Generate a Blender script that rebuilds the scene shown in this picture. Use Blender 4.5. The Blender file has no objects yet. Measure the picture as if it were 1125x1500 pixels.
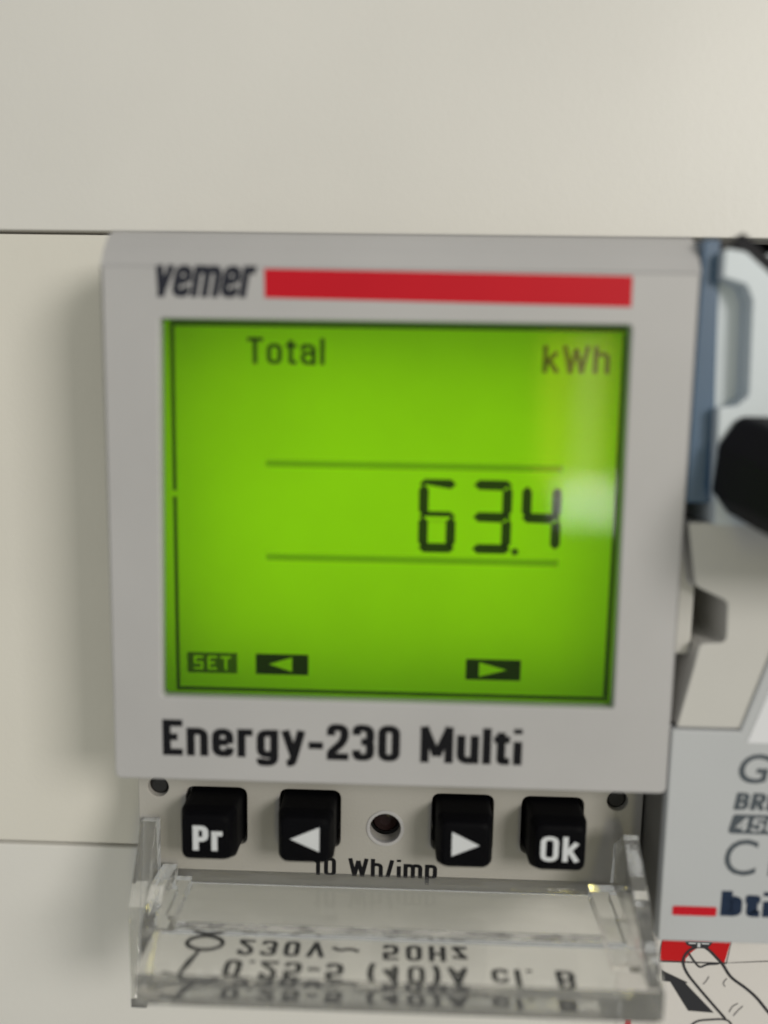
import bpy, bmesh, math, random
from mathutils import Vector, Matrix
random.seed(7)
MM = 0.001
S = bpy.context.scene
COL = S.collection

# ------------------------------------------------------------------ camera
cd = bpy.data.cameras.new("camera")
cam = bpy.data.objects.new("camera", cd)
COL.objects.link(cam)
cam.location = (18.068*MM, -46.431*MM, -8.188*MM)
_p, _y, _r = -0.130999, 0.024571, -0.017559
cam.rotation_euler = (Matrix.Rotation(_y, 3, 'Z') @ Matrix.Rotation(_p, 3, 'X') @ Matrix.Rotation(_r, 3, 'Y')
                      @ Matrix.Rotation(math.pi/2, 3, 'X')).to_euler()
cd.sensor_fit = 'VERTICAL'
cd.sensor_height = 24.0
cd.lens = 1133.0/1500.0*24.0
cd.clip_start = 0.002
cd.clip_end = 20.0
cd.dof.use_dof = True
cd.dof.focus_distance = 0.0560
cd.dof.aperture_fstop = cd.lens/2.6
S.camera = cam

# ------------------------------------------------------------------ room light
w = bpy.data.worlds.new("World")
S.world = w
w.use_nodes = True
bg = w.node_tree.nodes["Background"]
bg.inputs[0].default_value = (0.98, 1.0, 0.97, 1)
bg.inputs[1].default_value = 0.355
S.view_settings.view_transform = 'Standard'
S.view_settings.look = 'None'
S.view_settings.exposure = 0.0
S.view_settings.gamma = 1.0
S.cycles.use_denoising = True
S.cycles.max_bounces = 16
S.cycles.transmission_bounces = 12
S.cycles.caustics_reflective = True
S.cycles.caustics_refractive = True
S.cycles.sample_clamp_indirect = 0.0


def area_lamp(name, loc, aim, sx, sy, watts, color, shape='RECTANGLE'):
    l = bpy.data.lights.new(name, 'AREA')
    l.shape = shape
    l.size, l.size_y = sx, sy
    l.energy = watts
    l.color = color
    o = bpy.data.objects.new(name, l)
    COL.objects.link(o)
    o.location = loc
    o.rotation_euler = (Vector(aim) - Vector(loc)).to_track_quat('-Z', 'Y').to_euler()
    return o


aimp = (15*MM, 0, -15*MM)
# window light from the right, a little above
key = area_lamp("window_lamp", (0.205, -0.235, 0.082), aimp, 0.095, 0.095, 0.51, (1.0, 0.955, 0.90))
key.data.cycles.is_caustics_light = True
# unseen lamps, added only for the reflections in the display window
area_lamp("hand_reflection_lamp", (0.0895, -0.28, -0.0085), (29*MM, 0, -8*MM), 0.030, 0.064, 0.030, (1.0, 0.86, 0.06))  # added light, stands in for a hand mirrored in the window
area_lamp("streak_reflection_lamp", (0.0945, -0.281, -0.0085), (29*MM, 0, -8*MM), 0.010, 0.060, 0.0050, (1.0, 0.96, 0.75))  # added light for the pale upright streak in the reflection
area_lamp("glare_spot_lamp", (0.0965, -0.28, -0.0455), (29*MM, 0, -13*MM), 0.025, 0.019, 0.021, (1.0, 0.95, 0.86))  # added light for the white glare spot in the reflection


# ------------------------------------------------------------------ materials
def mat(name, color, rough=0.5, bump=0.0, bscale=3000, vary=0.0, vscale=60, spec=0.5, rvar=0.0):
    m = bpy.data.materials.new(name)
    m.use_nodes = True
    nt = m.node_tree
    b = nt.nodes["Principled BSDF"]
    b.inputs["Base Color"].default_value = (*color, 1)
    b.inputs["Roughness"].default_value = rough
    b.inputs["Specular IOR Level"].default_value = spec
    tc = nt.nodes.new("ShaderNodeTexCoord")
    if vary:
        n = nt.nodes.new("ShaderNodeTexNoise")
        n.inputs["Scale"].default_value = vscale
        n.inputs["Detail"].default_value = 5
        nt.links.new(tc.outputs["Object"], n.inputs["Vector"])
        r = nt.nodes.new("ShaderNodeValToRGB")
        r.color_ramp.elements[0].position = 0.3
        r.color_ramp.elements[1].position = 0.7
        r.color_ramp.elements[0].color = (*[c*(1-vary) for c in color], 1)
        r.color_ramp.elements[1].color = (*[min(1, c*(1+vary)) for c in color], 1)
        nt.links.new(n.outputs["Fac"], r.inputs["Fac"])
        nt.links.new(r.outputs["Color"], b.inputs["Base Color"])
        if rvar:
            mr = nt.nodes.new("ShaderNodeMapRange")
            mr.inputs["To Min"].default_value = rough-rvar
            mr.inputs["To Max"].default_value = rough+rvar
            nt.links.new(n.outputs["Fac"], mr.inputs["Value"])
            nt.links.new(mr.outputs["Result"], b.inputs["Roughness"])
    if bump:
        n2 = nt.nodes.new("ShaderNodeTexNoise")
        n2.inputs["Scale"].default_value = bscale
        n2.inputs["Detail"].default_value = 3
        nt.links.new(tc.outputs["Object"], n2.inputs["Vector"])
        bp = nt.nodes.new("ShaderNodeBump")
        bp.inputs["Strength"].default_value = bump
        bp.inputs["Distance"].default_value = 0.00005
        nt.links.new(n2.outputs["Fac"], bp.inputs["Height"])
        nt.links.new(bp.outputs["Normal"], b.inputs["Normal"])
    return m


M = {
    'cover': mat("cream_cover_plastic", (0.75, 0.735, 0.695), 0.45, 0.25, 2500, 0.035, 45, 0.4, 0.06),
    'filler': mat("cream_blanking_plastic", (0.755, 0.73, 0.66), 0.45, 0.25, 2500, 0.03, 60, 0.4, 0.06),
    'dark': mat("dark_enclosure", (0.05, 0.048, 0.045), 0.8),
    'grey': mat("light_grey_plastic", (0.475, 0.468, 0.468), 0.45, 0.35, 5000, 0.045, 90, 0.4, 0.07),
    'panel': mat("recessed_grey_plastic", (0.44, 0.425, 0.39), 0.5, 0.3, 5000, 0.03, 120, 0.35, 0.05),
    'hole': mat("hole_black", (0.012, 0.012, 0.012), 0.6),
    'black_print': mat("black_ink", (0.010, 0.010, 0.012), 0.6, spec=0.1),
    'logo_print': mat("charcoal_ink", (0.028, 0.03, 0.042), 0.6, spec=0.1),
    'red_print': mat("red_ink", (0.56, 0.010, 0.022), 0.5, 0, 0, 0.03, 150, 0.15),
    'red_paper': mat("red_label_ink", (0.58, 0.009, 0.012), 0.5, 0, 0, 0.03, 200, 0.2),
    'white_print': mat("white_ink", (0.66, 0.68, 0.70), 0.5),
    'rubber': mat("black_button_plastic", (0.004, 0.004, 0.005), 0.5, 0.3, 4000, spec=0.04),
    'knob': mat("black_toggle_plastic", (0.006, 0.006, 0.009), 0.5, 0.3, 4000, spec=0.15),
    'breaker_white': mat("cool_white_plastic", (0.62, 0.68, 0.72), 0.4, 0.2, 4000, 0.02, 100, 0.4, 0.04),
    'breaker_cream': mat("pale_grey_plastic", (0.58, 0.57, 0.54), 0.45, 0.2, 4000, 0.025, 120, 0.4, 0.05),
    'breaker_grey': mat("cool_grey_plastic", (0.50, 0.515, 0.53), 0.45, 0.3, 5000, 0.02, 100, 0.4, 0.05),
    'breaker_body': mat("shaded_case_plastic", (0.17, 0.165, 0.155), 0.6, 0.2, 4000, 0.03, 100),  # shade on the case side is put into this darker grey
    'blue': mat("slate_blue_plastic", (0.05, 0.105, 0.185), 0.4, 0.2, 4000, 0.06, 120),
    'slate_print': mat("slate_grey_ink", (0.085, 0.10, 0.115), 0.6, spec=0.15),
    'navy_print': mat("navy_ink", (0.02, 0.033, 0.065), 0.6, spec=0.1),
    'paper': mat("white_paper", (0.72, 0.69, 0.66), 0.6, 0.2, 2500, 0.015, 80),
    'paper_white': mat("bright_label_paper", (0.74, 0.75, 0.78), 0.6),
    'drawing_ink': mat("drawing_ink", (0.02, 0.02, 0.025), 0.55),
    'fine_ink': mat("fine_grey_ink", (0.22, 0.21, 0.21), 0.55),
    'led': mat("dark_led_lens", (0.02, 0.010, 0.010), 0.3, spec=0.2),
}


def clear_plastic():
    m = bpy.data.materials.new("clear_plastic")
    m.use_nodes = True
    b = m.node_tree.nodes["Principled BSDF"]
    b.inputs["Base Color"].default_value = (0.99, 0.985, 0.96, 1)
    b.inputs["Roughness"].default_value = 0.08
    b.inputs["IOR"].default_value = 1.49
    b.inputs["Transmission Weight"].default_value = 0.92
    nt = m.node_tree
    tc = nt.nodes.new("ShaderNodeTexCoord")       # faint moulding ripple and fine scuffs
    n = nt.nodes.new("ShaderNodeTexNoise")
    n.inputs["Scale"].default_value = 330
    n.inputs["Detail"].default_value = 4
    bp = nt.nodes.new("ShaderNodeBump")
    bp.inputs["Strength"].default_value = 0.5
    bp.inputs["Distance"].default_value = 0.00012
    nt.links.new(tc.outputs["Object"], n.inputs["Vector"])
    nt.links.new(n.outputs["Fac"], bp.inputs["Height"])
    nt.links.new(bp.outputs["Normal"], b.inputs["Normal"])
    return m


def window_mat():
    m = bpy.data.materials.new("display_window_plastic")
    m.use_nodes = True
    nt = m.node_tree
    for n in list(nt.nodes):
        nt.nodes.remove(n)
    out = nt.nodes.new("ShaderNodeOutputMaterial")
    tr = nt.nodes.new("ShaderNodeBsdfTransparent")
    gl = nt.nodes.new("ShaderNodeBsdfGlossy")
    gl.inputs["Roughness"].default_value = 0.05
    fr = nt.nodes.new("ShaderNodeFresnel")
    fr.inputs["IOR"].default_value = 1.36
    mx = nt.nodes.new("ShaderNodeMixShader")
    nt.links.new(fr.outputs[0], mx.inputs[0])
    nt.links.new(tr.outputs[0], mx.inputs[1])
    nt.links.new(gl.outputs[0], mx.inputs[2])
    nt.links.new(mx.outputs[0], out.inputs[0])
    return m


def lcd_mat(name, color, uneven=0.0):
    """back-lit layer: light from the lamp behind comes through it"""
    m = bpy.data.materials.new(name)
    m.use_nodes = True
    nt = m.node_tree
    for n in list(nt.nodes):
        nt.nodes.remove(n)
    out = nt.nodes.new("ShaderNodeOutputMaterial")
    t = nt.nodes.new("ShaderNodeBsdfTranslucent")
    t.inputs[0].default_value = (*color, 1)
    nt.links.new(t.outputs[0], out.inputs[0])
    if uneven:                      # the diffuser sheet is a little patchy
        tc = nt.nodes.new("ShaderNodeTexCoord")
        n = nt.nodes.new("ShaderNodeTexNoise")
        n.inputs["Scale"].default_value = 130
        n.inputs["Detail"].default_value = 4
        r = nt.nodes.new("ShaderNodeValToRGB")
        r.color_ramp.elements[0].position, r.color_ramp.elements[1].position = 0.3, 0.7
        r.color_ramp.elements[0].color = (*[c*(1-uneven) for c in color], 1)
        r.color_ramp.elements[1].color = (*[min(1, c*(1+uneven)) for c in color], 1)
        nt.links.new(tc.outputs["Object"], n.inputs["Vector"])
        nt.links.new(n.outputs["Fac"], r.inputs["Fac"])
        nt.links.new(r.outputs["Color"], t.inputs[0])
    return m


M['clear'] = clear_plastic()
M['window'] = window_mat()
LG = (0.445, 0.93, 0.0)
M['lcd'] = lcd_mat("lcd_backlit_green", LG, 0.05)


def lcd_ink(name, k):
    return lcd_mat(name, (k*0.95, k, k*0.5))


M['lcd_dark'] = lcd_ink("lcd_segment_on", 0.075)
M['lcd_mid'] = lcd_ink("lcd_segment_soft", 0.15)
M['lcd_icon'] = lcd_ink("lcd_icon_on", 0.06)
M['lcd_set'] = lcd_ink("lcd_icon_soft", 0.20)
M['lcd_bar'] = lcd_ink("lcd_segment_faint", 0.6)
M['lcd_border'] = lcd_ink("lcd_border", 0.20)


# ------------------------------------------------------------------ object helpers
def link(name, me, m, parent=None, smooth=False):
    me.name = name
    if m:
        me.materials.clear()
        me.materials.append(m)
    o = bpy.data.objects.new(name, me)
    COL.objects.link(o)
    if parent:
        o.parent = parent
    if smooth:
        for p in me.polygons:
            p.use_smooth = True
    return o


def thing(name, label, cat, loc, group=None):
    o = bpy.data.objects.new(name, None)
    COL.objects.link(o)
    o.empty_display_size = 0.01
    o['label'] = label
    o['category'] = cat
    if group:
        o['group'] = group
    return o


def scale_mm(me):
    me.transform(Matrix.Scale(MM, 4))
    me.update()
    return me


def round_poly(pts, r, seg=5):
    """pts [(u,v)] or (u,v,r): rounds each corner"""
    out = []
    n = len(pts)
    for i in range(n):
        p = Vector(pts[i][:2])
        ri = pts[i][2] if len(pts[i]) > 2 else r
        a = Vector(pts[i-1][:2]) - p
        b = Vector(pts[(i+1) % n][:2]) - p
        if ri <= 0:
            out.append(tuple(p))
            continue
        la, lb = a.length, b.length
        a.normalize(); b.normalize()
        ang = a.angle(b)
        d = min(ri/math.tan(ang/2), la*.49, lb*.49)
        p0, p1 = p + a*d, p + b*d
        for k in range(seg+1):
            t = k/seg
            out.append(tuple(p0*(1-t)**2 + p*2*t*(1-t) + p1*t*t))
    return out


def rect(x0, z0, x1, z1):
    return [(x0, z0), (x1, z0), (x1, z1), (x0, z1)]


def circle(cx, cz, r, n=28, rz=None):
    rz = rz or r
    return [(cx+r*math.cos(2*math.pi*i/n), cz+rz*math.sin(2*math.pi*i/n)) for i in range(n)]


def curve_mesh(cu):
    o = bpy.data.objects.new("tmp", cu)
    COL.objects.link(o)
    bpy.context.view_layer.update()
    dg = bpy.context.evaluated_depsgraph_get()
    me = bpy.data.meshes.new_from_object(o.evaluated_get(dg))
    bpy.data.objects.remove(o)
    bpy.data.curves.remove(cu)
    return me


FRONT = Matrix(((1, 0, 0, 0), (0, 0, -1, 0), (0, 1, 0, 0), (0, 0, 0, 1)))   # (u,v,w) -> X=u, Y=-w, Z=v


def plate(polys, yf, yb=None, bevel=0.0):
    """solid plate facing -Y from outlines in X,Z (later outlines are holes); flat sheet when yb is None"""
    cu = bpy.data.curves.new("tmp", 'CURVE')
    cu.dimensions = '2D'
    cu.fill_mode = 'BOTH'
    for poly in polys:
        sp = cu.splines.new('POLY')
        sp.points.add(len(poly)-1)
        for q, (u, v) in zip(sp.points, poly):
            q.co = (u, v, 0, 1)
        sp.use_cyclic_u = True
    if yb is not None:
        th = yb-yf
        cu.extrude = th/2 - bevel
        if bevel:
            cu.bevel_depth = bevel
            cu.bevel_resolution = 2
            cu.offset = -bevel
    me = curve_mesh(cu)
    yc = yf if yb is None else (yf+yb)/2
    me.transform(Matrix.Translation((0, yc, 0)) @ FRONT)
    bm = bmesh.new()
    bm.from_mesh(me)
    bmesh.ops.remove_doubles(bm, verts=bm.verts, dist=0.0005)
    if yb is not None:
        bmesh.ops.recalc_face_normals(bm, faces=bm.faces)
    bm.to_mesh(me)
    bm.free()
    return me


def prism_x(poly, x0, x1, bevel=0.0):
    """polygon in (Y,Z) pushed along X"""
    bm = bmesh.new()
    a = [bm.verts.new((x0, y, z)) for y, z in poly]
    b = [bm.verts.new((x1, y, z)) for y, z in poly]
    bm.faces.new(a)
    bm.faces.new(list(reversed(b)))
    n = len(poly)
    for i in range(n):
        bm.faces.new((a[i], b[i], b[(i+1) % n], a[(i+1) % n]))
    bmesh.ops.recalc_face_normals(bm, faces=bm.faces)
    if bevel:
        bmesh.ops.bevel(bm, geom=list(bm.edges), offset=bevel, segments=2, profile=0.5, affect='EDGES', clamp_overlap=True)
    me = bpy.data.meshes.new("tmp")
    bm.to_mesh(me)
    bm.free()
    return me


def box(x0, x1, y0, y1, z0, z1, bevel=0.0):
    return prism_x([(y0, z0), (y1, z0), (y1, z1), (y0, z1)], x0, x1, bevel)


def loft(sections):
    """sections: list of (Y, [(X,Z)...]) with equal counts; capped"""
    bm = bmesh.new()
    rows = [[bm.verts.new((x, y, z)) for x, z in pts] for y, pts in sections]
    n = len(rows[0])
    for r0, r1 in zip(rows, rows[1:]):
        for i in range(n):
            bm.faces.new((r0[i], r0[(i+1) % n], r1[(i+1) % n], r1[i]))
    bm.faces.new(rows[0])
    bm.faces.new(list(reversed(rows[-1])))
    bmesh.ops.recalc_face_normals(bm, faces=bm.faces)
    me = bpy.data.meshes.new("tmp")
    bm.to_mesh(me)
    bm.free()
    return me


def join(meshes):
    bm = bmesh.new()
    for me in meshes:
        bm.from_mesh(me)
        bpy.data.meshes.remove(me)
    me = bpy.data.meshes.new("tmp")
    bm.to_mesh(me)
    bm.free()
    return me


def union(meshes, bevel=0.0):
    """one closed solid from several"""
    objs = []
    for me in meshes:
        o = bpy.data.objects.new("tmp", me)
        COL.objects.link(o)
        objs.append(o)
    base = objs[0]
    for o in objs[1:]:
        md = base.modifiers.new("u", 'BOOLEAN')
        md.operation = 'UNION'
        md.solver = 'EXACT'
        md.object = o
    if bevel:
        bv = base.modifiers.new("b", 'BEVEL')
        bv.width = bevel
        bv.segments = 2
        bv.limit_method = 'ANGLE'
    bpy.context.view_layer.update()
    dg = bpy.context.evaluated_depsgraph_get()
    me = bpy.data.meshes.new_from_object(base.evaluated_get(dg))
    for o in objs:
        m0 = o.data
        bpy.data.objects.remove(o)
        bpy.data.meshes.remove(m0)
    return me


def ribbon(pts, width, closed=False):
    """printed line along pts (X,Z); returns outline polygons"""
    if closed:
        n = len(pts)
        c = Vector((sum(p[0] for p in pts)/n, sum(p[1] for p in pts)/n))
        o, i_ = [], []
        for k in range(n):
            t = (Vector(pts[(k+1) % n]) - Vector(pts[k-1])).normalized()
            nn = Vector((t.y, -t.x))*width/2
            o.append(tuple(Vector(pts[k])+nn)); i_.append(tuple(Vector(pts[k])-nn))
        return [o, i_]
    L, R_ = [], []
    for k, p in enumerate(pts):
        a = Vector(pts[max(0, k-1)]); b = Vector(pts[min(len(pts)-1, k+1)])
        t = (b-a).normalized()
        ww = width*(0.5 if k in (0, len(pts)-1) else 1.0)
        nn = Vector((-t.y, t.x))*ww/2
        L.append(tuple(Vector(p)+nn)); R_.append(tuple(Vector(p)-nn))
    return [L+R_[::-1]]


def smooth_line(pts, n=6):
    """Catmull-Rom through pts"""
    P = [Vector(p) for p in pts]
    P = [P[0]*2-P[1]] + P + [P[-1]*2-P[-2]]
    out = []
    for i in range(1, len(P)-2):
        for k in range(n):
            t = k/n
            out.append(tuple(0.5*((2*P[i]) + (P[i+1]-P[i-1])*t + (2*P[i-1]-5*P[i]+4*P[i+1]-P[i+2])*t*t
                                  + (3*P[i]-P[i-1]-3*P[i+1]+P[i+2])*t**3)))
    out.append(tuple(P[-2]))
    return out


def glyphs(s, bold=0.0, spacing=1.0, resolution=4):
    cu = bpy.data.curves.new("tmp", 'FONT')
    cu.body = s
    cu.size = 1.0
    cu.offset = bold
    cu.space_character = spacing
    cu.resolution_u = resolution
    return curve_mesh(cu)


def extent(me):
    xs = [v.co.x for v in me.vertices]; ys = [v.co.y for v in me.vertices]
    return min(xs), max(xs), min(ys), max(ys)


def text(s, x0, x1, base, cap, y, bold=0.02, spacing=1.0, shear=0.0, lower=None):
    """printed text facing -Y: ink from X=x0 to x1, baseline Z=base, capital height cap (mm)"""
    h = glyphs("H", bold)
    hb, ht = extent(h)[2:]
    bpy.data.meshes.remove(h)
    me = glyphs(s, bold, spacing)
    for v in me.vertices:
        v.co.x += shear*v.co.y
    e = extent(me)
    sx = (x1-x0)/(e[1]-e[0])
    sz = cap/(ht-hb)
    for v in me.vertices:
        v.co = (x0+(v.co.x-e[0])*sx, y, base+(v.co.y-hb)*sz)
    me.update()
    return me


# a condensed bold stroke alphabet: centre lines in a unit box (x 0..1 across the glyph, y 0..1 capital height)
XH = 0.74
SQ = [(0, 0), (1, 0), (1, 1), (0, 1)]
LQ = [(0, 0), (1, 0), (1, XH), (0, XH)]
ARCH = [(0, .45), (0, XH), (1, XH), (1, 0)]
# glyph: (width, [(points, corner rounding, closed)])
ALPHABET = {
    'E': (.47, [([(1, 1), (0, 1), (0, 0), (1, 0)], 0, 0), ([(0, .52), (.9, .52)], 0, 0)]),
    'n': (.5, [([(0, 0), (0, XH)], 0, 0), (ARCH, .3, 0)]),
    'e': (.5, [([(.1, .38), (.9, .38)], 0, 0), ([(1, .34), (1, XH), (0, XH), (0, 0), (1, 0), (1, .2)], .28, 0)]),
    'r': (.36, [([(0, 0), (0, XH)], 0, 0), ([(0, .45), (0, XH), (1, XH)], .3, 0)]),
    'g': (.5, [([(1, XH), (1, -.28), (0, -.28), (0, -.14)], .25, 0), ([(1, XH), (0, XH), (0, 0), (1, 0)], .28, 0)]),
    'y': (.52, [([(0, XH), (.5, .03)], 0, 0), ([(1, XH), (.42, -.26), (.05, -.28)], .1, 0)]),
    '-': (.34, [([(0, .36), (1, .36)], 0, 0)]),
    '2': (.5, [([(0, .72), (0, 1), (1, 1), (1, .56), (0, .14), (0, 0)], .26, 0), ([(0, 0), (1, 0)], 0, 0)]),
    '3': (.5, [([(0, .76), (0, 1), (1, 1), (1, .53), (.35, .53)], .25, 0), ([(.35, .53), (1, .53), (1, 0), (0, 0), (0, .24)], .26, 0)]),
    '0': (.5, [(SQ, .32, 1)]),
    'O': (.54, [(SQ, .34, 1)]),
    'M': (.74, [([(0, 0), (0, 1)], 0, 0), ([(.02, 1), (.5, .12)], 0, 0), ([(.5, .12), (.98, 1)], 0, 0), ([(1, 1), (1, 0)], 0, 0)]),
    'u': (.5, [([(0, XH), (0, 0), (1, 0), (1, .3)], .28, 0), ([(1, 0), (1, XH)], 0, 0)]),
    'l': (.17, [([(.5, 0), (.5, 1)], 0, 0)]),
    'i': (.17, [([(.5, 0), (.5, .68)], 0, 0), ([(.5, .95), (.5, 1)], 0, 0)]),
    't': (.36, [([(.4, .98), (.4, 0), (1, 0)], .2, 0), ([(0, XH), (1, XH)], 0, 0)]),
    '1': (.38, [([(.75, 0), (.75, 1)], 0, 0), ([(.75, .97), (.1, .76)], 0, 0)]),
    'W': (.82, [([(0, 1), (.25, 0)], 0, 0), ([(.25, 0), (.5, .95)], 0, 0), ([(.5, .95), (.75, 0)], 0, 0), ([(.75, 0), (1, 1)], 0, 0)]),
    'h': (.5, [([(0, 0), (0, 1)], 0, 0), (ARCH, .3, 0)]),
    '/': (.36, [([(0, -.08), (1, 1.05)], 0, 0)]),
    'm': (.78, [([(0, 0), (0, XH)], 0, 0), ([(0, .45), (0, XH), (.5, XH), (.5, 0)], .25, 0), ([(.5, .45), (.5, XH), (1, XH), (1, 0)], .25, 0)]),
    'p': (.5, [([(0, -.3), (0, XH)], 0, 0), (LQ, .28, 1)]),
    'b': (.5, [([(0, 0), (0, 1)], 0, 0), (LQ, .28, 1)]),
    'v': (.5, [([(0, XH), (.5, 0)], 0, 0), ([(.5, 0), (1, XH)], 0, 0)]),
    'P': (.5, [([(0, 0), (0, 1)], 0, 0), ([(0, 1), (1, 1), (1, .44), (0, .44)], .24, 0)]),
    'k': (.48, [([(0, 0), (0, 1)], 0, 0), ([(.05, .28), (.92, XH)], 0, 0), ([(.38, .44), (1, 0)], 0, 0)]),
    'T': (.52, [([(0, 1), (1, 1)], 0, 0), ([(.5, 0), (.5, 1)], 0, 0)]),
    'o': (.5, [(LQ, .3, 1)]),
    'a': (.5, [([(0, .52), (0, XH), (1, XH), (1, 0)], .25, 0), ([(1, .42), (0, .42), (0, 0), (1, 0)], .2, 0)]),
    'V': (.56, [([(0, 1), (.5, 0)], 0, 0), ([(.5, 0), (1, 1)], 0, 0)]),
    'A': (.58, [([(0, 0), (.5, 1)], 0, 0), ([(.5, 1), (1, 0)], 0, 0), ([(.2, .28), (.8, .28)], 0, 0)]),
    '~': (.85, [([(0, .34), (.25, .5), (.75, .34), (1, .48)], .3, 0)]),
    '5': (.5, [([(1, 1), (.06, 1), (0, .5)], 0, 0), ([(0, .5), (.1, .6), (1, .62), (1, 0), (0, 0), (0, .22)], .26, 0)]),
    'H': (.52, [([(0, 0), (0, 1)], 0, 0), ([(1, 0), (1, 1)], 0, 0), ([(0, .52), (1, .52)], 0, 0)]),
    'z': (.45, [([(0, XH), (1, XH)], 0, 0), ([(1, XH), (0, 0)], 0, 0), ([(0, 0), (1, 0)], 0, 0)]),
    '.': (.17, [([(.5, 0), (.5, .07)], 0, 0)]),
    '4': (.52, [([(.75, 0), (.75, 1)], 0, 0), ([(.75, .98), (0, .27)], 0, 0), ([(0, .27), (1.05, .27)], 0, 0)]),
    '(': (.28, [([(1, 1.08), (.2, .8), (.2, .1), (1, -.18)], .3, 0)]),
    ')': (.28, [([(0, 1.08), (.8, .8), (.8, .1), (0, -.18)], .3, 0)]),
    'c': (.48, [([(1, .5), (1, XH), (0, XH), (0, 0), (1, 0), (1, .22)], .28, 0)]),
    'B': (.52, [([(0, 0), (0, 1)], 0, 0), ([(0, 1), (.93, 1), (.93, .53), (0, .53)], .22, 0), ([(0, .53), (1, .53), (1, 0), (0, 0)], .22, 0)]),
    'R': (.52, [([(0, 0), (0, 1)], 0, 0), ([(0, 1), (1, 1), (1, .47), (0, .47)], .22, 0), ([(.5, .47), (1, 0)], 0, 0)]),
    'D': (.54, [([(0, 0), (0, 1)], 0, 0), ([(0, 1), (1, 1), (1, 0), (0, 0)], .34, 0)]),
    'S': (.5, [([(1, .76), (1, 1), (0, 1), (0, .53), (1, .5), (1, 0), (0, 0), (0, .24)], .24, 0)]),
    ' ': (.3, []),
}


def open_round(pts, r, seg=4):
    out = [tuple(pts[0])]
    for i in range(1, len(pts)-1):
        p = Vector(pts[i]); a = Vector(pts[i-1])-p; b = Vector(pts[i+1])-p
        d = min(r, a.length*.5, b.length*.5)
        if d < 1e-4:
            out.append(tuple(p))
            continue
        p0, p1 = p+a.normalized()*d, p+b.normalized()*d
        for k in range(seg+1):
            t = k/seg
            out.append(tuple(p0*(1-t)**2+p*2*t*(1-t)+p1*t*t))
    out.append(tuple(pts[-1]))
    return out


def stroke_text(s, x0, x1, base, cap, y, weight=0.16, gap=0.09, shear=0.0):
    """printed bold text facing -Y: ink from X=x0 to x1, baseline Z=base, capital height cap (mm)"""
    V, F_ = [], []
    pen = 0.0
    nst = 0
    for ch in s:
        wdt, strokes = ALPHABET[ch]
        for pts, r, closed in strokes:
            inner = max(0.0, wdt-weight)
            q = [Vector((pen+weight/2+px*inner, weight/2+py*(1-weight))) for px, py in pts]
            r_ = r*0.75
            if closed:
                q = [Vector(p) for p in round_poly([tuple(p) for p in q], r_, 5)]
            elif r:
                q = [Vector(p) for p in open_round(q, r_)]
            if not closed:          # square ends reach the full height and width of the glyph
                for ia, ib, (ex, ey) in ((0, 1, pts[0]), (-1, -2, pts[-1])):
                    d = (q[ia]-q[ib]).normalized()
                    if (abs(d.y) > abs(d.x) and ey in (0, 1, XH, -.3)) or (abs(d.x) >= abs(d.y) and ex in (0, 1)):
                        q[ia] = q[ia] + d*weight*.48
            n = len(q)
            off = -0.0012*nst
            nst += 1
            st = len(V)
            for k in range(n):
                pa = q[k-1] if (closed or k) else q[k]
                pb = q[(k+1) % n] if (closed or k < n-1) else q[k]
                ta = (q[k]-pa).normalized() if (q[k]-pa).length > 1e-6 else (pb-q[k]).normalized()
                tb = (pb-q[k]).normalized() if (pb-q[k]).length > 1e-6 else ta
                t = (ta+tb).normalized()
                c = max(0.6, t.dot(ta))
                nn = Vector((-t.y, t.x))*(weight/2/c)
                V += [(q[k].x+nn.x, off, q[k].y+nn.y), (q[k].x-nn.x, off, q[k].y-nn.y)]
            for k in range(n if closed else n-1):
                a, b = st+2*k, st+2*((k+1) % n)
                F_.append((a, a+1, b+1, b))
        pen += wdt+gap
    me = bpy.data.meshes.new("tmp")
    me.from_pydata([(vx+shear*vz, vy, vz) for vx, vy, vz in V], [], F_)
    xs = [v.co.x for v in me.vertices]
    k = (x1-x0)/(max(xs)-min(xs)); m0 = min(xs)
    for v in me.vertices:
        v.co = (x0+(v.co.x-m0)*k, y+v.co.y, base+v.co.z*cap)
    me.update()
    return me


def slab(poly, yf, yb, bevel=0.1):
    """solid from one outline (X,Z), front rim softened"""
    bm = bmesh.new()
    fv = [bm.verts.new((x, yf, z)) for x, z in poly]
    f = bm.faces.new(fv)
    r = bmesh.ops.extrude_face_region(bm, geom=[f])
    for g in r['geom']:
        if isinstance(g, bmesh.types.BMVert):
            g.co.y = yb
    bm.edges.ensure_lookup_table()
    bmesh.ops.recalc_face_normals(bm, faces=bm.faces)
    rim = [e for e in bm.edges if all(abs(v.co.y-yf) < 1e-6 for v in e.verts)]
    if bevel:
        bmesh.ops.bevel(bm, geom=rim, offset=bevel, segments=2, profile=0.5, affect='EDGES', clamp_overlap=True)
    me = bpy.data.meshes.new("tmp")
    bm.to_mesh(me)
    bm.free()
    return me


# ================================================================== SETTING
CUT = (-20.0, 53.2, -42.15, 3.86)       # opening of the cover
me = plate([round_poly(rect(-60, -90, 95, 60), 3), round_poly(rect(CUT[0], CUT[2], CUT[1], CUT[3]), 0.4)], 9.0, 11.0, 0.12)
o = link("cover_panel", scale_mm(me), M['cover'])
o.cycles.is_caustics_receiver = True
o['kind'] = 'structure'
me = join([box(-58, 93, 40, 41, -88, 58), box(-58, -57, 11.1, 40, -88, 58), box(92, 93, 11.1, 40, -88, 58),
           box(-57, 92, 11.1, 40, 57, 58), box(-57, 92, 11.1, 40, -88, -87)])
o = link("enclosure_interior", scale_mm(me), M['dark'])
o['kind'] = 'structure'

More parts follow.
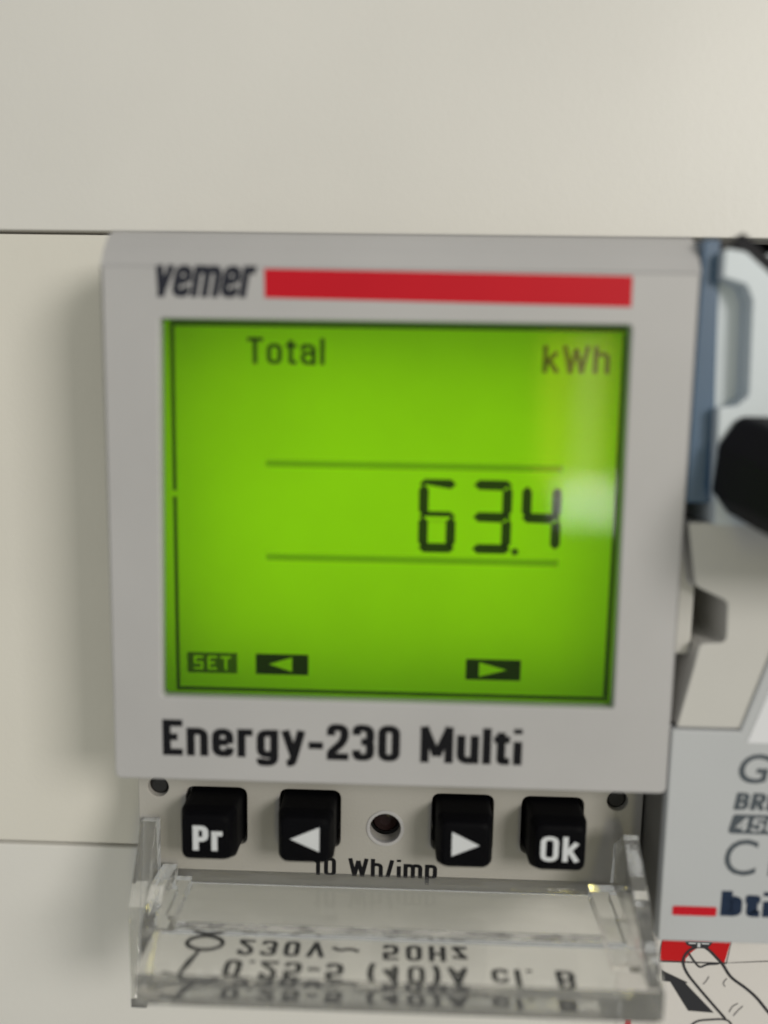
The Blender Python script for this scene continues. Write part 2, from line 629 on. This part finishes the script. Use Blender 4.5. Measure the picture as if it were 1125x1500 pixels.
# ================================================================== BLANKING COVER (left of the meter)
bc = thing("blanking_cover", "plain cream blanking strip filling the opening left of the meter", "blanking plate", None)
me = plate([round_poly(rect(CUT[0]+.1, CUT[2]+.24, -0.25, CUT[3]-.24), 0.3)], 9.12, 10.6, 0.15)
link("face_plate", scale_mm(me), M['filler'], bc)

# ================================================================== ENERGY METER
mt = thing("energy_meter", "light grey energy meter with glowing green display reading 63.4 kWh", "energy meter", None)
link("housing", scale_mm(box(0.15, 34.85, 7.0, 30, -41.6, 2.2, 0.2)), M['grey'], mt)

# fascia: front plate with the display opening, sloped top, side and bottom walls
OPEN = round_poly([(3.42, -3.02), (31.18, -3.02), (31.42, -26.36), (3.1, -26.36)], 0.25)
fas = [plate([round_poly([(0, 0, .05), (35, 0, .05), (35, -31.85, .45), (0, -31.85, .45)], 0.3), OPEN], 0.0, 1.1, 0.12),
       prism_x([(0.08, 0.0), (0.6, 0.95), (1.35, 1.85), (2.2, 2.38), (7.2, 2.38), (7.2, 1.2), (2.2, 1.2), (0.9, -0.2)], 0.0, 35.0, 0.0),
       box(0.06, 1.06, 1.05, 7.2, -31.75, 1.3), box(33.94, 34.94, 1.05, 7.2, -31.75, 1.3),
       box(0.3, 34.7, 1.05, 7.2, -31.78, -30.7)]
link("fascia", scale_mm(join(fas)), M['grey'], mt)

link("red_stripe", scale_mm(plate([[(9.7, -1.78), (31.08, -2.02), (31.06, -0.26), (9.68, -0.12)]], -0.012)), M['red_print'], mt)
link("brand_lettering", scale_mm(stroke_text("vemer", 3.3, 9.25, -1.8, 2.3, -0.012, 0.2, 0.03, 0.2)), M['logo_print'], mt)
link("model_lettering", scale_mm(stroke_text("Energy-230 Multi", 3.12, 25.85, -30.2, 2.38, -0.012, 0.19, 0.085)), M['black_print'], mt)

# --- display: back-lit sheet, its segments, and the clear window over it
YL = 1.5
ds = link("display_screen", scale_mm(plate([rect(2.2, -27.6, 32.3, -2.2)], YL)), M['lcd'], mt)


def seg(x, z, wd, ht, on, t=0.6, hook=False):
    """one seven-segment figure; x,z is its lower left"""
    polys = []
    g = 0.03
    h2 = ht/2

    def hbar(zc):
        return [(x+g, zc), (x+g+t/2, zc+t/2), (x+wd-g-t/2, zc+t/2), (x+wd-g, zc), (x+wd-g-t/2, zc-t/2), (x+g+t/2, zc-t/2)]

    def vbar(xc, za, zb):
        return [(xc, za+g), (xc+t/2, za+g+t/2), (xc+t/2, zb-g-t/2), (xc, zb-g), (xc-t/2, zb-g-t/2), (xc-t/2, za+g+t/2)]
    zt, zm, zb_ = z+ht-t/2, z+h2, z+t/2
    xl, xr = x+t/2, x+wd-t/2
    m = {'a': lambda: hbar(zt), 'g': lambda: hbar(zm), 'd': lambda: hbar(zb_),
         'f': lambda: vbar(xl, zm, zt), 'b': lambda: vbar(xr, zm, zt),
         'e': lambda: vbar(xl, zb_, zm), 'c': lambda: vbar(xr, zb_, zm)}
    return [m[k]() for k in on]


YG = YL-0.03
link("display_digit", scale_mm(plate(seg(19.05, -17.0, 2.32, 4.62, "acdefg"), YG)), M['lcd_dark'], ds)
link("display_digit", scale_mm(plate(seg(22.42, -17.0, 2.42, 4.62, "abcdg"), YG)), M['lcd_dark'], ds)
link("display_digit", scale_mm(plate(seg(25.45, -17.0, 2.45, 4.62, "bcfg"), YG)), M['lcd_dark'], ds)
link("decimal_point", scale_mm(plate([circle(25.12, -16.85, 0.24, 14)], YG)), M['lcd_mid'], ds)
link("status_text", scale_mm(stroke_text("Total", 8.35, 13.1, -5.52, 1.6, YG, 0.15, 0.12)), M['lcd_mid'], ds)
link("unit_text", scale_mm(stroke_text("kWh", 26.35, 30.4, -5.78, 1.65, YG, 0.15, 0.1)), M['lcd_mid'], ds)
for z0, z1 in ((-11.8, -11.38), (-17.72, -17.3)):
    link("segment_bar", scale_mm(plate([rect(9.5, z0, 27.85, z1)], YG)), M['lcd_bar'], ds)
for kind, x0, x1 in (("set", 4.36, 7.6), ("left", 8.8, 12.2), ("right", 22.3, 25.8)):
    frame = [rect(x0, -25.22, x1, -23.86)]
    if kind == "set":           # S E T knocked out of the box
        a, z0, z1, t = x0+.42, -25.0, -24.08, .16
        zm = (z0+z1)/2
        frame += [[(a, z0), (a+.62, z0), (a+.62, zm+t/2), (a+t, zm+t/2), (a+t, z1-t), (a+.62, z1-t), (a+.62, z1), (a, z1), (a, zm-t/2),
                   (a+.62-t, zm-t/2), (a+.62-t, z0+t), (a, z0+t)]]
        a += .9
        frame += [[(a, z0), (a+.6, z0), (a+.6, z0+t), (a+t, z0+t), (a+t, zm-t/2), (a+.5, zm-t/2), (a+.5, zm+t/2), (a+t, zm+t/2),
                   (a+t, z1-t), (a+.6, z1-t), (a+.6, z1), (a, z1)]]
        a += .85
        frame += [[(a+.24, z0), (a+.42, z0), (a+.42, z1-t), (a+.66, z1-t), (a+.66, z1), (a, z1), (a, z1-t), (a+.24, z1-t)]]
    elif kind == "left":
        frame += [[(x0+.85, -24.54), (x0+2.35, -24.06), (x0+2.35, -25.02)]]
    else:
        frame += [[(x0+2.6, -24.54), (x0+.85, -24.06), (x0+.85, -25.02)]]
    link("menu_icon", scale_mm(plate(frame, YG)), M['lcd_set' if kind == "set" else 'lcd_icon'], ds)
bd = [plate([rect(3.62, -13.4, 3.88, -3.0)], YG), plate([rect(3.62, -26.4, 3.88, -13.8)], YG),
      plate([rect(3.88, -26.4, 31.45, -26.16)], YG), plate([rect(31.1, -26.14, 31.45, -3.4)], YG), plate([rect(3.88, -3.3, 31.45, -2.9)], YG)]
link("display_border", scale_mm(join(bd)), M['lcd_border'], ds)
link("display_window", scale_mm(plate([rect(2.6, -26.9, 31.9, -2.6)], 0.62)), M['window'], mt)
bl = area_lamp("display_backlight", (17.3*MM, 6.6*MM, -14.2*MM), (17.3*MM, 0, -14.2*MM), 28*MM, 21*MM, 0.00084, (1.0, 1.0, 0.9))

# --- recessed control panel with holes, pulse lamp and print
BUTTONS = ((5.52, "Pr"), (12.05, "left"), (22.62, "right"), (28.8, "Ok"))
holes = [circle(17.3, -37.0, 1.12), circle(1.45, -34.45, 0.72), circle(33.2, -34.5, 0.72)]
holes += [round_poly(rect(cx-2.12, -38.55, cx+2.12, -34.35), 0.6) for cx, _ in BUTTONS]
cp = link("control_panel", scale_mm(join([
    plate([round_poly(rect(0.05, -41.7, 34.95, -31.0), 0.2)] + holes, 4.0, 5.2, 0.08),
    box(0.3, 34.7, 5.15, 7.1, -41.65, -40.6)])), M['panel'], mt)
link("rim", scale_mm(plate([circle(17.3, -37.0, 1.32), circle(17.3, -37.0, 1.08)], 3.93, 4.3, 0.05)), M['grey'], cp)
link("pulse_led", scale_mm(loft([(5.0, circle(17.3, -37.0, .35)), (5.15, circle(17.3, -37.0, .8)), (5.4, circle(17.3, -37.0, 1.0)), (7.05, circle(17.3, -37.0, 1.0))])), M['led'], cp)
for hx, hz in ((1.45, -34.45), (33.2, -34.5)):
    link("dark_hole_fill", scale_mm(loft([(4.3, circle(hx, hz, .5)), (4.45, circle(hx, hz, .68)), (7.05, circle(hx, hz, .68))])), M['hole'], cp)  # black plug, stands in for the darkness inside the hole
link("pulse_lettering", scale_mm(stroke_text("10 Wh/imp", 12.3, 20.98, -40.7, 1.4, 3.985, 0.17, 0.11)), M['black_print'], cp)


def button(cx, sym):
    zc = -36.35
    secs = []
    for y, wd, top, bot, r in ((7.05, 3.85, -34.55, -38.35, .5), (2.0, 3.75, -34.6, -38.25, .5), (1.45, 3.45, -34.7, -38.05, .55),
                               (1.12, 3.2, -34.85, -37.9, .55), (1.0, 2.75, -35.05, -37.65, .5)):
        secs.append((y, round_poly(rect(cx-wd/2, bot, cx+wd/2, top), r, 6)))
    b = link("push_button", scale_mm(loft(secs)), M['rubber'], mt)
    yy = 0.985
    if sym == "left":
        g = plate([[(cx-.95, -36.25), (cx+.98, -35.37), (cx+.98, -37.1)]], yy)
    elif sym == "right":
        g = plate([[(cx+.92, -36.3), (cx-.9, -35.4), (cx-.9, -37.1)]], yy)
    elif sym == "Pr":
        g = stroke_text("Pr", cx-.86, cx+1.12, -37.25, 1.75, yy, 0.19, 0.1)
    else:
        g = stroke_text("Ok", cx-1.3, cx+1.25, -37.25, 1.75, yy, 0.16, 0.12)
    link("button_symbol", scale_mm(g), M['white_print'], b)


for cx, sym in BUTTONS:
    button(cx, sym)

# --- clear terminal cover, hinged open towards the viewer
ZB = -43.5
profile = [(4.3, -41.15), (4.3, -42.6), (-0.2, -42.8), (-0.2, ZB), (-5.0, ZB), (-5.0, -41.5), (-0.95, -41.5), (-0.7, -41.15)]
pieces = [prism_x(profile, 2.75, 33.6),
          prism_x([(3.6, -37.4), (1.6, -35.6), (-1.6, -38.6), (-3.6, -40.4), (-4.9, -41.6), (-4.95, ZB+.05), (4.2, ZB+.4)], 33.0, 33.95),
          prism_x([(3.8, -36.6), (2.9, -36.4), (1.9, -38.2), (0.2, -41.0), (0.2, -48.2), (1.6, -48.2), (3.8, -43.3)], 0.55, 1.6),
          prism_x([(3.4, -39.8), (0.5, -39.5), (-1.4, -41.2), (-1.6, ZB+.1), (3.3, ZB+.3)], 1.9, 2.9),
          box(1.5, 2.2, 0.6, 3.2, -43.0, -41.0),
          box(2.8, 4.0, -1.2, 3.0, -42.4, -40.4),
          prism_x([(3.2, -40.2), (0.0, -40.4), (-3.4, -41.2), (-3.6, -43.2), (3.0, -42.4)], 31.3, 33.1),
          prism_x([(4.0+.55*math.cos(a*math.pi/6), -41.05+.55*math.sin(a*math.pi/6)) for a in range(12)], 1.0, 34.2)]
hc = link("hinged_cover", scale_mm(union(pieces, 0.12)), M['clear'], mt)
hc.cycles.is_caustics_caster = True


def flap_text(s, x0, x1, ybase, cap, bold, spacing=1.0):
    """print moulded into the underside; it reads upright only when the cover is shut, so from here it is upside down and mirrored"""
    me = stroke_text(s, x0, x1, 0, cap, 0, bold, spacing)
    for v in me.vertices:
        v.co = (v.co.x, ybase-v.co.z, ZB+0.03-v.co.y)
    return me


def flat(polys):
    me = plate(polys, 0)
    for v in me.vertices:
        v.co = (v.co.x, v.co.z, ZB+0.03)
    return me


link("rating_lettering", scale_mm(flap_text("230V~ 50Hz", 8.1, 22.8, -0.5, 1.4, 0.17, 0.2)), M['black_print'], hc)
link("rating_lettering", scale_mm(flap_text("0.25-5 (40)A cl. B", 7.6, 29.2, -2.35, 1.5, 0.17, 0.17)), M['black_print'], hc)
sy = ribbon(circle(5.9, -0.95, 1.15, 24, 0.62), 0.3, True) + ribbon([(5.75, -1.5), (5.3, -2.8), (4.9, -4.2)], 0.42) + ribbon([(3.9, -3.6), (5.6, -4.0)], 0.3)
link("wiring_symbol", scale_mm(join([flat(sy[:2]), flat(sy[2:3]), flat(sy[3:])])), M['black_print'], hc)

# ================================================================== CIRCUIT BREAKER (right)
br = thing("circuit_breaker", "pale grey circuit breaker with black toggle and slate blue side strip", "circuit breaker", None)
BX = 52.8
link("case", scale_mm(join([box(35.12, BX-.05, 0.85, 6.55, -41.85, -28.05), plate([[(35.1, -42.6), (BX, -42.6), (BX, 0.2), (40.2, 0.2), (38.0, 1.95), (35.1, 1.95)]], 6.5, 32, 0.2)])), M['breaker_body'], br)
link("side_strip", scale_mm(plate([[(35.1, -13.4), (36.7, -13.4), (36.35, -6), (36.05, 1.9), (35.1, 1.9)]], 0.3, 6.6, 0.1)), M['blue'], br)
up = [(36.0, 1.25, .2), (36.0, -0.35, .1), (37.35, -0.75, .5), (37.75, -1.6, .5), (37.95, -7.0, .5), (37.3, -7.6, .3), (36.3, -7.7, .1), (36.55, -14.6, .1),
      (BX, -14.6, .2), (BX, -0.7, .2), (39.3, -0.7, .8), (37.2, 1.05, .5)]
link("upper_shell", scale_mm(slab(round_poly(up, .2), -0.6, 6.6, 0.08)), M['breaker_white'], br)
link("label_recess", scale_mm(box(36.0, 39.2, 0.75, 6.6, -8.2, 1.2)), M['breaker_white'], br)
link("chamfer_bar", scale_mm(prism_x([(-0.3, -1.2), (6.6, -1.2), (6.6, -0.2), (-0.3, -0.2)], 0, 3.6, 0.1)), M['knob'], br)  # black bar along the chamfered top corner
lt = bpy.data.objects["chamfer_bar"]
lt.location = (37.2*MM, 0, 2.35*MM)
lt.rotation_euler = (0, math.radians(40), 0)


def toggle_sec(y, x0, x1, zt, zb, c):
    return (y, round_poly([(x0+c, zt), (x1-c, zt), (x1, zt-c*1.3), (x1, zb+c), (x1-c, zb), (x0+c*.9, zb), (x0, zb+c*1.2), (x0, zt-c*1.6)], 0.8, 4))


link("toggle", scale_mm(loft([toggle_sec(2.0, 36.75, 52, -8.1, -14.2, 1.0), toggle_sec(-0.9, 36.35, 52, -8.2, -14.0, 1.1), toggle_sec(-2.2, 37.0, 51.5, -8.6, -14.6, 1.2),
                              toggle_sec(-7.0, 38.9, 50.0, -10.0, -16.0, 1.3), toggle_sec(-7.6, 39.6, 49.4, -10.6, -15.4, 1.2)])), M['knob'], br)
lo = [(35.3, -14.6, .1), (36.0, -18.5, .6), (38.0, -19.4, .5), (38.1, -22.0, .5), (36.5, -22.1, .4), (36.25, -23.6, .8), (35.45, -27.5, .1),
      (39.6, -27.5, .1), (41.2, -22.3, .2), (BX, -22.3, .1), (BX, -14.6, .1)]
link("lower_shell", scale_mm(slab(round_poly(lo, .2), 0.2, 6.6, 0.12)), M['breaker_cream'], br)
link("side_flange", scale_mm(box(35.2, 36.45, 1.3, 6.7, -23.2, -14.7, 0.3)), M['breaker_cream'], br)
link("label_plate", scale_mm(plate([round_poly([(35.1, -41.9), (BX, -41.9), (BX, -22.0), (41.0, -22.0), (39.3, -27.6), (35.1, -27.6)], .15)], 0.0, 0.9, 0.12)), M['breaker_grey'], br)
link("paper_label", scale_mm(plate([[(39.75, -28.3), (50, -28.3), (50, -22.6), (41.6, -22.6)]], -0.03)), M['paper_white'], br)
link("label_mark", scale_mm(plate([[(41.45, -23.6), (42.0, -23.4), (42.0, -24.6), (41.6, -25.3), (41.2, -25.2)]], -0.05)), M['navy_print'], br)
link("label_mark", scale_mm(plate([[(41.55, -23.2), (42.4, -23.0), (42.4, -23.7), (41.5, -23.9)]], -0.07)), M['red_print'], br)
YP = -0.015
link("code_lettering", scale_mm(text("GC", 39.4, 43.4, -30.95, 1.9, YP, 0.012, 1.0, 0.14)), M['slate_print'], br)
link("series_lettering", scale_mm(stroke_text("BRD", 39.25, 42.3, -32.75, 1.15, YP, 0.2, 0.08, 0.1)), M['slate_print'], br)
link("rating_box", scale_mm(plate([round_poly([(39.0, -34.35), (43.4, -34.35), (43.7, -33.05), (39.3, -33.05)], .25)], YP)), M['slate_print'], br)
link("rating_lettering", scale_mm(stroke_text("4500", 39.5, 43.1, -34.15, 0.9, YP-0.02, 0.14, 0.12, 0.12)), M['breaker_grey'], br)
link("current_lettering", scale_mm(text("C16", 38.95, 44.3, -37.15, 2.4, YP, 0.0, 1.0, 0.05)), M['slate_print'], br)
link("brand_lettering", scale_mm(stroke_text("bticino", 38.95, 47.2, -40.0, 1.75, YP, 0.26, 0.06)), M['navy_print'], br)
link("brand_dash", scale_mm(plate([round_poly(rect(35.9, -40.05, 38.72, -39.4), .15)], YP)), M['red_print'], br)

# ================================================================== INSTRUCTION STICKER (lower right, on the cover)
st = thing("instruction_sticker", "white printed sticker on the cover showing a finger pressing a red button", "sticker", None)
link("paper", scale_mm(plate([round_poly(rect(35.6, -74, 64, -46.5), .6)], 8.93, 9.02)), M['paper'], st)
YS = 8.915
link("printed_button", scale_mm(plate([[(38.62, -50.0), (38.75, -48.15), (43.98, -48.1), (43.6, -50.0)]], YS)), M['red_paper'], st)
oln = ribbon([(38.5, -50.08), (38.5, -50.07), (43.75, -50.05), (44.02, -48.1), (38.75, -48.1), (38.5, -50.05)], 0.13)
link("button_outline", scale_mm(plate(oln, YS-0.012)), M['drawing_ink'], st)
ink = [smooth_line([(42.3, -48.75), (41.55, -48.75), (40.8, -49.1), (40.42, -49.9), (40.75, -50.9), (41.6, -52.0), (42.9, -53.5), (44.1, -54.85)]),
       smooth_line([(41.9, -48.7), (42.4, -49.05), (43.0, -49.65), (43.5, -50.2), (44.2, -51.2), (45.4, -52.1), (46.3, -52.9), (47.4, -54.2), (48.5, -55.2)]),
       smooth_line([(40.8, -49.3), (41.3, -50.0), (41.75, -50.42), (42.3, -50.2), (43.2, -50.1)]),
       [(43.7, -50.02), (46.9, -49.75), (52, -49.4)],
       smooth_line([(41.2, -55.7), (41.8, -55.1), (42.7, -54.9), (44.1, -54.85), (44.7, -55.5)])]
wd = [0.2, 0.22, 0.17, 0.07, 0.15]
white = smooth_line([(41.0, -49.25), (41.5, -48.85), (42.05, -48.9), (42.9, -49.7), (43.3, -50.15), (42.3, -50.25), (41.75, -50.4)])
link("fingertip", scale_mm(plate([white + [(41.2, -51.4), (40.6, -50.4), (40.6, -49.8)]], YS-0.006)), M['paper'], st)
link("hand_outline", scale_mm(join([plate(ribbon(p, w_), YS-0.018-0.002*i) for i, (p, w_) in enumerate(zip(ink, wd))])), M['drawing_ink'], st)
fine = [smooth_line([(42.1, -51.9), (42.35, -51.55), (42.5, -51.2)]), smooth_line([(43.9, -51.3), (43.65, -51.7), (43.8, -52.05)]),
        smooth_line([(44.25, -54.2), (44.5, -53.7), (44.9, -53.4)]), smooth_line([(44.6, -54.5), (44.95, -54.0), (45.3, -53.6)])]
link("finger_crease", scale_mm(join([plate(ribbon(p, 0.09), YS-0.016-0.002*i) for i, p in enumerate(fine)])), M['fine_ink'], st)
link("button_mark", scale_mm(plate([[(40.45, -48.25), (42.6, -48.25), (42.4, -48.62), (41.9, -48.85), (41.2, -48.85), (40.6, -48.6)]], YS-0.03)), M['drawing_ink'], st)
link("button_glyph", scale_mm(join([plate([rect(40.75, -48.5, 41.3, -48.38)], YS-0.04), plate([rect(41.75, -48.5, 42.3, -48.38)], YS-0.04),
                                    plate([rect(41.42, -48.75, 41.64, -48.38)], YS-0.04)])), M['white_print'], st)
link("printed_arrow", scale_mm(plate([[(38.8, -50.8), (38.85, -51.75), (39.55, -51.78), (41.1, -54.2), (43.1, -54.3), (40.75, -51.85), (40.95, -51.8)]], YS)), M['drawing_ink'], st)
link("red_mark", scale_mm(plate([rect(36.3, -58.0, 36.75, -55.0)], YS)), M['red_print'], st)
